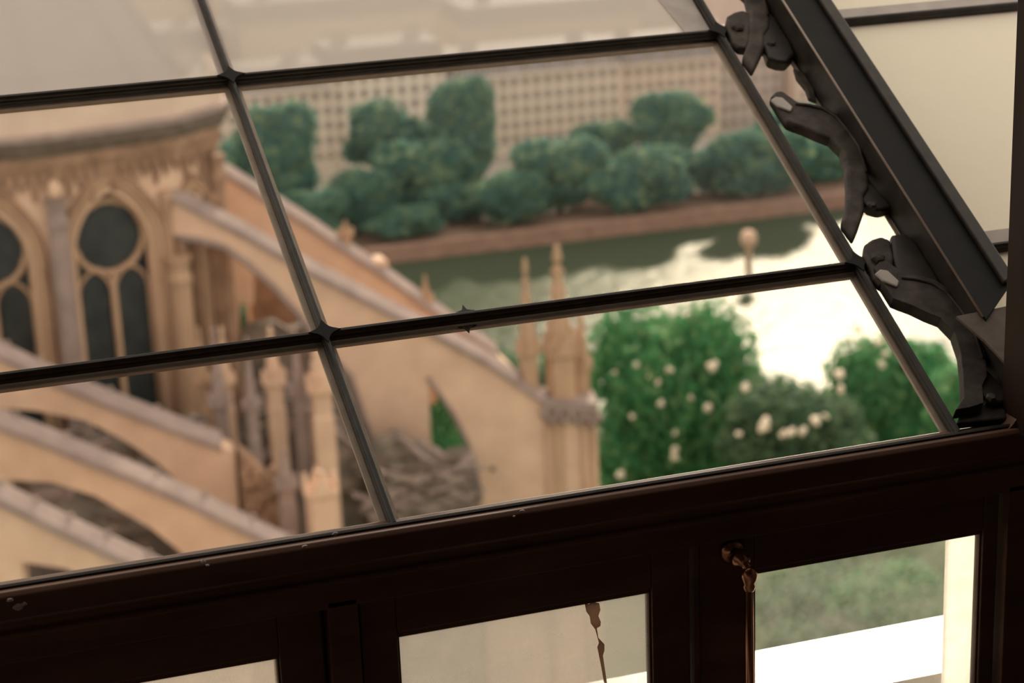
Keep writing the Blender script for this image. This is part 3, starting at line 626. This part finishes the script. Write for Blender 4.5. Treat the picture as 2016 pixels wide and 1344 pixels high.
db = MB()
for k in range(110):
    px_ = random.uniform(722, 936); py_ = random.uniform(905, 1010); p_ = on_y(px_, py_, 69.38); a = random.uniform(-.5, .35); lx, lz = random.uniform(.15, .7), random.uniform(.05, .13)
    db.box((-lx, -random.uniform(.1, .4), -lz), (lx, .1, lz), random.choice((0, 1, 1, 2)), lambda X_, Y_, Z_: (p_[0] + X_*math.cos(a) - Z_*math.sin(a), p_[1] + Y_, p_[2] + X_*math.sin(a) + Z_*math.cos(a)))
tag(db.build('broken_slates', [M['rubble'], M['coping'], M['dark_shade_stone']], fr_), kind='stuff')
# side-chapel wall and roofs filling the court between the buttresses
def ridge_roof(x0, x1, y0, y1, ze, zr_, axis='x', gable=True, m_='rubble'):
    q = MB()
    if axis == 'x':
        ym = (y0+y1)/2; sec = [(x0, y0, ze), (x0, ym, zr_), (x0, y1, ze), (x0, y1, ze-.3), (x0, y0, ze-.3)]; ext = (x1-x0, 0, 0)
    else:
        xm = (x0+x1)/2; sec = [(x0, y0, ze), (xm, y0, zr_), (x1, y0, ze), (x1, y0, ze-.3), (x0, y0, ze-.3)]; ext = (0, y1-y0, 0)
    q.prism(sec, ext); o = q.build('chapel_roof', M[m_], church)
    q = MB(); q.box((x0+.2, y0+.2, 0), (x1-.2, y1-.2, ze-.25)); q.build('chapel_wall', M['rubble'], o)
    db = MB(); r_ = random.Random(int(x0*10 + y0))
    for k in range(170):                   # stone ridges, cracked slabs and carved bits lying over the slopes
        f_ = r_.uniform(0.02, 0.98); g_ = r_.random()
        if axis == 'x': cx, cy = x0 + (x1-x0)*g_, y0 + (y1-y0)*f_
        else: cx, cy = x0 + (x1-x0)*f_, y0 + (y1-y0)*g_*.6
        cz = ze + (zr_-ze)*(1 - abs(2*f_-1)); a = r_.uniform(-.5, .5); lx, ly, lz = r_.uniform(.2, .8), r_.uniform(.08, .2), r_.uniform(.06, .3)
        db.box((-lx, -ly, -.1), (lx, ly, lz), r_.choice((0, 0, 1, 2)), lambda X_, Y_, Z_: (cx + X_*math.cos(a) - Y_*math.sin(a), cy + X_*math.sin(a) + Y_*math.cos(a), cz + Z_))
    tag(db.build('broken_slates', [M['rubble'], M['coping'], M['dark_shade_stone']], o), kind='stuff')
    if gable:
        for k in (0, 1):
            e = np.array(ext)*k; pts = [np.array(s_) + e for s_ in sec[:3]]; q = MB(); q.tube([p + np.array([0, 0, .1]) for p in pts], .2, 6); q.build('gable_coping', M['coping'], o)
    return o
ridge_roof(10.5, 17.0, 70.2, 76.0, 33.6, 36.8, 'y')
ridge_roof(17.2, 21.0, 74.8, 80.0, 30.6, 32.6, 'y')
ridge_roof(21.2, 25.0, 76.0, 80.0, 28.6, 30.6, 'y')
ridge_roof(15.0, 24.0, 84.5, 90.0, 23.0, 26.2, 'x')
ridge_roof(1.0, 9.5, 67.2, 72.6, 34.5, 37.2, 'x')
ridge_roof(-2.0, 10.0, 61.8, 66.8, 31.0, 34.0, 'x')
ridge_roof(-2.0, 9.0, 57.0, 61.2, 28.0, 30.5, 'x')

# ================================================================== THE ROOM: rail, casements, slanting iron glazing
YW = 3.4; ZR = H - 1.4615; EL = math.radians(29)
GA = np.array([0, math.cos(EL), math.sin(EL)]); GN = np.array([0, -math.sin(EL), math.cos(EL)]); GO = np.array([0, YW, ZR])
def G(u, v, w=0.0): return GO + np.array([u, 0, 0]) + GA*v + GN*w          # point on the glazing plane
def uv(px, py, w=0.0):
    p_ = on_plane(px, py, GO + GN*w, GN); return float(p_[0]), float((p_ - GO) @ GA)
ZF = H - 2.75
def rbox(name, lo, hi, mt, bevel=0.004):
    q = MB(); q.box(lo, hi); return tag(q.build(name, mt, bevel=bevel), kind='structure')
rbox('floor', (-2.2, -2.6, ZF-.15), (2.9, 3.5, ZF), M['room'], 0)
rbox('ceiling', (-2.2, -2.6, H+1.7), (2.9, 3.2, H+1.85), M['room'], 0)
rbox('wall_back', (-2.2, -2.75, ZF-.15), (2.9, -2.6, H+1.85), M['room'], 0)
rbox('wall_left', (-2.35, -2.75, ZF-.15), (-2.2, 3.5, H+1.85), M['room'], 0)
rbox('wall_right', (2.9, -2.75, ZF-.15), (3.05, 3.5, H+1.85), M['room'], 0)
rbox('wall_shade_header', (-2.2, 3.2, H+0.55), (2.9, 3.35, H+1.85), M['room'], 0)  # unseen down-stand added to keep skylight off the rail

# timber rail with its moulded profile
q = MB()
prof = [(3.345, ZR-.004), (3.352, ZR+.004), (3.40, ZR+.004), (3.405, ZR-.008), (3.43, ZR-.008), (3.43, ZR-.150), (3.385, ZR-.150), (3.385, ZR-.105), (3.378, ZR-.098), (3.378, ZR-.090), (3.385, ZR-.084), (3.385, ZR-.074), (3.366, ZR-.060), (3.358, ZR-.054), (3.345, ZR-.048)]
q.prism([(-2.2, y, z) for y, z in prof], (5.1, 0, 0)); rail = tag(q.build('trim_1', M['wood'], bevel=0.0025), 'dark brown moulded timber rail between glazing and casements', kind='structure')
q = MB()
for (px, py, s_) in [(35, 1195, .012), (20, 1180, .009), (48, 1188, .006), (1028, 1005, .006), (1012, 1016, .004), (600, 1075, .005), (400, 1105, .006), (408, 1112, .004), (660, 1050, .006)]:
    p_ = on_y(px, py, 3.345); q.blob(p_, (s_, .003, s_*.6), 1, .2)
q.build('chipped_paint', M['pale_grey'], rail)

# right hand post
tag(rbox('trim_2', (2.124, 3.33, ZR-.01), (2.42, 3.42, H+1.85), M['wood_dark'], .004), 'dark timber post at the right edge')
q = MB(); q.prism([(2.124, 3.36, ZR), (2.124, 3.36, ZR+.022), (2.114, 3.36, ZR+.010), (2.102, 3.36, ZR)], (0, .04, 0)); q.build('corner_fillet', M['wood'], bpy.data.objects['trim_2'])

# casement windows below the rail
ZT = ZR - .136; ZB = ZF + .12
def casement(name, x0, x1, gx0, gx1, gtop, glass, label):
    r_ = empty(name, ((x0+x1)/2, YW, ZF)); tag(r_, label, kind='structure'); y0, y1 = 3.410, 3.442
    q = MB(); q.box((x0, y0, ZB), (gx0, y1, ZT-.004)); q.build('stile', M['wood'], r_, bevel=.003)
    q = MB(); q.box((gx1, y0, ZB), (x1, y1, ZT-.004)); q.build('stile', M['wood'], r_, bevel=.003)
    q = MB(); q.box((gx0, y0, gtop), (gx1, y1, ZT-.004)); q.build('top_rail', M['wood'], r_, bevel=.003)
    q = MB(); q.box((gx0, y0, ZB), (gx1, y1, ZB+.09)); q.build('bottom_rail', M['wood'], r_, bevel=.003)
    q = MB(); bw = .012
    for lo, hi in [((gx0-.001, y0+.006, gtop-bw), (gx1+.001, y1-.006, gtop)), ((gx0, y0+.006, ZB+.09), (gx0+bw*.4, y1-.006, gtop)), ((gx1-bw*.4, y0+.006, ZB+.09), (gx1, y1-.006, gtop))]: q.box(lo, hi)
    q.build('glazing_bead', M['wood'], r_, bevel=.002)
    q = MB(); q.box((gx0, 3.425, ZB+.09), (gx1, 3.428, gtop)); q.build('pane', glass, r_)
    return r_
GT = H - 1.698
casement('window_2', -.45, .668, -.36, .583, GT, M['glass_dirt2'], 'dark casement at lower left with a cloudy pane')
cs2 = casement('window_3', .742, 1.420, .8136, 1.338, GT, M['glass_dirt2'], 'middle dark casement with a brown drip on its cloudy pane')
cs3 = casement('window_4', 1.440, 2.122, 1.562, 2.086, GT, M['glass_dirt'], 'right dark casement with bronze bolt and bright white strip outside')
rbox('trim_3', (.676, 3.385, ZB), (.735, 3.45, ZT), M['wood'], .003)
rbox('trim_4', (-2.2, 3.39, ZF), (2.9, 3.47, ZB-.004), M['wood'], .003)
rbox('trim_5', (2.128, 3.385, ZB), (2.9, 3.45, ZT), M['wood'], .003)
rbox('trim_6', (-2.2, 3.39, ZB), (-.458, 3.45, ZT), M['wood'], .003)
rbox('trim_7', (.655, 3.44, ZB), (.757, 3.46, ZT), M['wood'], .003)
rbox('trim_8', (1.424, 3.40, ZB), (1.436, 3.45, ZT), M['wood'], .001)
# brown drip down the middle pane
q = MB(); y = 3.421
dr = [(1152,1188),(1160,1190),(1168,1186),(1180,1188),(1182,1200),(1178,1212),(1183,1224),(1182,1232),(1175,1236),(1178,1255),(1190,1268),(1190,1280),(1187,1290),(1190,1310),(1195,1344),(1190,1344),(1184,1310),(1180,1290),(1177,1275),(1180,1266),(1173,1240),(1164,1228),(1162,1214),(1155,1204)]
q.prism([on_y(a_, b_, y) for a_, b_ in dr], (0, .003, 0)); q.build('drip_stain', M['stain'], cs2)

# bronze espagnolette bolt on the right casement
bolt = MB(); kb = on_y(1440, 1084, 3.410)
bolt.lathe([(.026, 0), (.028, -.004), (.022, -.010), (.012, -.014), (.010, -.022), (.016, -.030), (.021, -.040), (.019, -.050), (.012, -.056), (.010, -.062)], kb, 20, axis=(0, 1, 0), ref=(1, 0, 0))
bolt = bolt.build('window_bolt', M['bronze'], cs3, smooth=True); bolt['label'] = 'bronze knob and rod of the casement bolt'
k1 = np.array([kb[0], kb[1]-.048, kb[2]]); k2 = on_y(1474, 1134, 3.345)
q = MB(); q.tube([k1, k1*.5 + k2*.5 + np.array([.002, -.004, .004]), k2], [.011, .010, .012], 12); q.build('lever_neck', M['bronze'], bolt, smooth=True)
q = MB(); q.lathe([(.006, .022), (.014, .016), (.018, .006), (.017, -.006), (.012, -.014), (.014, -.020), (.012, -.028), (.010, -.032)], k2, 18); q.build('lever_knuckle', M['bronze'], bolt, smooth=True)
q = MB(); q.tube([k2 + np.array([0, 0, -.03]), k2 + np.array([.002, 0, -.30]), k2 + np.array([.002, 0, -.85])], .0095, 12); q.build('rod', M['bronze'], bolt, smooth=True)

# ---- the slanting iron glazing
glz = empty('window_1', tuple(G(1.2, 0))); tag(glz, 'large slanting iron framed glazing with slender bars', kind='structure')
VM, VU, VT, VB = .492, 1.333, 2.16, -.02
b1 = lambda v: .811 + (.7665-.811)*v/1.65
b2 = lambda v: 1.9985 + (1.9922-1.9985)*v/1.48
def bar(name, a, b_, hw=.0085, deep=.024, fl=.0185, mt=None):
    """inner moulded stem plus flat outer flange, between two points on the glazing plane"""
    A_ = np.array(a); B_ = np.array(b_); d = unit(B_ - A_); s_ = np.array([-d[1], d[0]])
    def pt(t, x, w): p_ = A_ + (B_ - A_)*t + s_*x; return G(p_[0], p_[1], w)
    q = MB(); prof = [(-hw, .002), (-hw, deep*.45), (-hw*.72, deep*.55), (-hw*.72, deep*.78), (-hw*.35, deep), (hw*.35, deep), (hw*.72, deep*.78), (hw*.72, deep*.55), (hw, deep*.45), (hw, .002)]
    q.prism([pt(0, x, w) for x, w in prof], pt(1, 0, 0) - pt(0, 0, 0)); o = q.build(name, mt or M['iron'], glz, bevel=.0008)
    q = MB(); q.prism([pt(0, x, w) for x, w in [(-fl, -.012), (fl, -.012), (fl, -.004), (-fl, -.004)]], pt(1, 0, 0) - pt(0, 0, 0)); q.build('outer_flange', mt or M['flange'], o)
    return o
UL, UR = -1.6, 3.3
for v in (VB, VM, VU, VT): bar('glazing_bar', (UL, v - .004), (UR, v - .004), hw=.0095)
bar('glazing_bar', (b1(VB), VB), (b1(VT), VT)); bar('glazing_bar', (b2(VB), VB), (b2(VT), VT), hw=.0095)
bar('glazing_bar', (-.43, VB), (-.43, VT)); bar('glazing_bar', (3.3, VB), (3.3, VT))
# star bosses where the bars cross
for v in (VM, VU):
    for u in (b1(v), b2(v)):
        pts = []
        for k in range(16):
            a = 2*math.pi*k/16; r_ = .034 if k % 4 == 0 else (.019 if k % 4 in (1, 3) else .0165)
            pts.append(G(u + r_*math.cos(a), v - .004 + r_*math.sin(a), .0225))
        q = MB(); q.prism(pts, GN*.004); q.build('crossing_boss', M['iron_grey'], glz, bevel=.001)
# little pointed collar on the middle bar
u_, v_ = uv(924, 640, .012); q = MB()
q.prism([G(u_-.020, VM+.004, .014), G(u_-.006, VM+.009, .014), G(u_, VM+.024, .014), G(u_+.005, VM+.009, .014), G(u_+.020, VM+.004, .014)], GN*.006)
q.prism([G(u_-.020, VM-.018, -.006), G(u_-.006, VM-.023, -.006), G(u_, VM-.036, -.006), G(u_+.005, VM-.023, -.006), G(u_+.020, VM-.018, -.006)], GN*.006)
q.build('joint_collar', M['iron'], glz)
# panes
def pane(u0_, u1_, v0_, v1_, mt, lb=None):
    f0, f1 = (u0_ if callable(u0_) else (lambda v: u0_)), (u1_ if callable(u1_) else (lambda v: u1_))
    q = MB(); q.prism([G(f0(v0_), v0_, -.003), G(f1(v0_), v0_, -.003), G(f1(v1_), v1_, -.003), G(f0(v1_), v1_, -.003)], GN*.003)
    o = q.build('pane', mt, glz)
    if lb: o['label'] = lb
for (va, vb, mt, lb) in [(VB, VM, 'glass', None), (VM, VU, 'glass', None), (VU, VT, 'glass_top', 'dusty upper pane')]:
    pane(-1.6, -.43, va, vb, M[mt], lb); pane(-.43, b1, va, vb, M[mt], lb); pane(b1, b2, va, vb, M[mt], lb)
for (va, vb) in [(VB, VM), (VM, VU), (VU, VT)]: pane(2.16, 3.3, va, vb, M['glass_milk'], 'milky cream pane right of the rafter')
# grey bands along the bars on the milky and dusty panes
for (ua, ub, va) in [(2.16, 3.3, VM), (2.16, 3.3, VU)]:
    q = MB(); q.prism([G(ua, va+.006, .001), G(ub, va+.006, .001), G(ub, va+.058, .001), G(ua, va+.058, .001)], GN*.002); q.build('grey_band', M['pale_grey'], glz)
q = MB(); q.prism([G(b2(VU)-.012, VU, .001), G(b2(VU)-.075, VU, .001), G(b2(VT)-.19, VT, .001), G(b2(VT)-.012, VT, .001)], GN*.002); q.build('grey_band', M['pale_grey'], glz)

# ---- the rafter: web standing on the glazing, broad inner flange, gusset to the post
UW, DW = 2.151, .088
raf = MB(); raf.prism([G(UW-.006, .06, -.01), G(UW+.012, .06, -.01), G(UW+.012, .06, DW), G(UW, .06, DW)], GA*(VT+.24)); raf = raf.build('trim_9', M['iron'], bevel=.001)
tag(raf, 'broad dark iron rafter slanting down to the right hand post', kind='structure')
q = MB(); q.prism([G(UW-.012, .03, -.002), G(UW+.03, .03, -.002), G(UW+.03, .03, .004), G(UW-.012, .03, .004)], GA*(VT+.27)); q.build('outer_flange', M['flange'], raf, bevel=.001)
q = MB(); vE = .205
q.prism([G(UW-.001, vE, DW), G(2.266, vE+.10, DW), G(2.266, VT+.3, DW), G(UW-.001, VT+.3, DW)], GN*.007); q.build('inner_flange', M['iron_grey'], raf, bevel=.0015)
q = MB(); q.prism([G(2.235, vE+.09, DW+.007), G(2.266, vE+.10, DW+.007), G(2.266, VT+.3, DW+.007), G(2.235, VT+.3, DW+.007)], GN*.012); q.build('edge_bead', M['iron'], raf, bevel=.003)
q = MB(); q.tube([G(UW-.003, vE+.01, DW+.006), G(UW-.003, VT+.3, DW+.006)], .0028, 6); q.build('edge_highlight', M['flange'], raf, smooth=True)  # pale edge tubes stand in for light catching the flange edges
q = MB(); q.tube([G(UW-.013, .04, .003), G(UW-.013, VT+.3, .003)], .0032, 6); q.build('edge_highlight', M['flange'], raf, smooth=True)
ga, gb, gc, gd = [on_plane(x, y, GO + GN*(DW+.002), GN) for x, y in [(1882, 622), (1992, 600), (1992, 728), (1940, 672)]]
q = MB(); q.prism([ga, gb, gc, gd], -GN*.006); q.build('gusset_plate', M['gusset'], raf, bevel=.001)

# ---- scrolled brackets and clamps between the right hand bar and the rafter
def GC(u, v, w): return G(u, max(v, .02 + .4*w), w)                          # ironwork stops above the rail
def inplane(pts, w): return [uv(x, y, w) for x, y in pts]
scroll = inplane([(1512,206),(1522,196),(1535,194),(1552,206),(1566,216),(1590,219),(1620,226),(1644,240),(1668,268),(1690,300),(1705,350),(1706,385),(1696,402),(1697,430),(1686,462),(1676,486),(1652,452),(1661,420),(1662,385),(1660,345),(1650,312),(1628,290),(1602,280),(1576,268),(1558,262),(1543,256)], .012)
cap = inplane([(1516,200),(1526,193),(1540,195),(1560,213),(1556,222),(1530,212)], .04)
def clampset(tag_):
    return [inplane(p, w) for p, w in [
        ([(1424,64),(1428,46),(1442,38),(1458,34),(1474,40),(1478,66),(1474,96),(1466,110),(1450,108),(1440,98),(1434,80)], .008),
        ([(1474,36),(1500,34),(1520,52),(1552,104),(1560,126),(1545,142),(1526,140),(1508,134),(1500,112),(1482,104),(1476,70)], .004)]]
cl = clampset(0)
lugs = inplane([(1696,372),(1712,378),(1742,412),(1750,424),(1726,430),(1704,424),(1690,408)], .006)
leaf = inplane([(1560,140),(1580,150),(1600,180),(1606,206),(1590,200),(1584,182),(1566,160)], .004)
du = 0.0
for k, (dv, cv_) in enumerate(((.60, VT-VU), (0.0, 0.0), (-.60, VM-VU))):
    nm = ['scrolled cast iron bracket in the top bay', 'scrolled cast iron bracket in the middle bay', 'scrolled cast iron bracket in the lowest bay'][k]
    sh = (b2(VU+dv) - b2(VU))
    q = MB(); q.prism([GC(u+sh, v+dv, .010) for u, v in scroll], GN*.030); sb = q.build('scroll_bracket', M['cast'], glz, bevel=.011, seg=3); sb['label'] = nm
    q = MB(); q.prism([GC(u+sh, v+dv, .040) for u, v in cap], GN*.006); q.build('leaf_tip', M['pale_grey'], sb, bevel=.003)
    q = MB(); uu = [scroll[5], scroll[7], scroll[9], scroll[11]]
    q.tube([GC(u+sh-.012, v+dv-.012, .041) for u, v in scroll[4:11]], .004, 6); q.build('vein', M['cast'], sb, smooth=True)
    q = MB(); q.prism([GC(u+sh, v+dv, .004) for u, v in lugs], GN*.028); q.build('lug', M['iron'], sb, bevel=.006)
    q = MB(); q.prism([GC(u+sh, v+dv, .004) for u, v in leaf], GN*.012); q.build('leaf_spur', M['cast'], sb, bevel=.004)
    q = MB(); q.prism([GC(u+sh, v+cv_, .006) for u, v in cl[0]], GN*.026); co = q.build('clamp', M['cast'], glz, bevel=.007, seg=3)
    q = MB(); q.prism([GC(u+sh, v+cv_, .002) for u, v in cl[1]], GN*.034); q.build('clamp_block', M['iron'], co, bevel=.008, seg=3)
    cu, cv = uv(1452, 56, .03); q = MB(); q.lathe([(.016, 0), (.017, .006), (.013, .010), (.006, .012)], G(cu+sh, cv+cv_, .031), 6, axis=GN, ref=(1, 0, 0)); q.build('nut', M['cast'], co)
    cu, cv = uv(1715, 408, .03); q = MB(); q.lathe([(.012, 0), (.012, .008), (.008, .012)], G(cu+sh, cv+dv, .03), 6, axis=GN, ref=(1, 0, 0)); q.build('bolt_head', M['cast'], sb)

q = MB(); q.prism([G(*uv(x, y, .0), .0) for x, y in [(1878,846),(1884,832),(1900,822),(1916,820),(1922,810),(1950,805),(1972,808),(1978,836)]], GN*.02); q.build('clamp', M['cast'], glz, bevel=.004)
# ---- outside the casements: white parapet ledge and frosted panel added for the sunlit strip
e_ = on_y(1494, 1288, 4.05)
q = MB(); q.box((-1.5, 3.93, ZF-.4), (2.75, 4.05, e_[2]-.051)); q.box((-1.5, 3.80, e_[2]-.05), (2.75, 4.07, e_[2]+.0)); 
M['cap'] = mat('glossy_white_paint', (0.80, 0.76, 0.70), (0.88, 0.85, 0.8), 6, 0.35, spec=0.6)
par = tag(q.build('wall_parapet', M['cap']), 'white parapet ledge outside the casements', kind='structure')
xa = on_y(1862, 1120, 3.72)[0]; xb = on_y(1932, 1120, 3.72)[0]
scr = empty('added_bright_strip', (xa, 3.72, ZF-.4)); tag(scr, 'frosted panel added as the bright strip outside the right casement', 'screen')
q = MB(); q.box((xa, 3.715, ZF-.4), (xb, 3.725, H-1.66)); q.build('added_frosted_panel', M['frost'], scr)
q = MB(); q.box((xb, 3.70, ZF-.4), (xb+.05, 3.74, H-1.66)); q.build('added_strip_post', M['white'], scr)
rbox('balcony_floor', (-1.5, 3.47, ZF-.5), (2.75, 4.05, ZF-.4), M['white'], 0)
rbox('tower_wall', (-2.35, -2.75, 0), (3.05, 3.45, ZF-.16), M['stone'], 0)
rbox('balcony_wall', (-1.5, 3.45, 0), (2.75, 4.05, ZF-.51), M['stone'], 0)
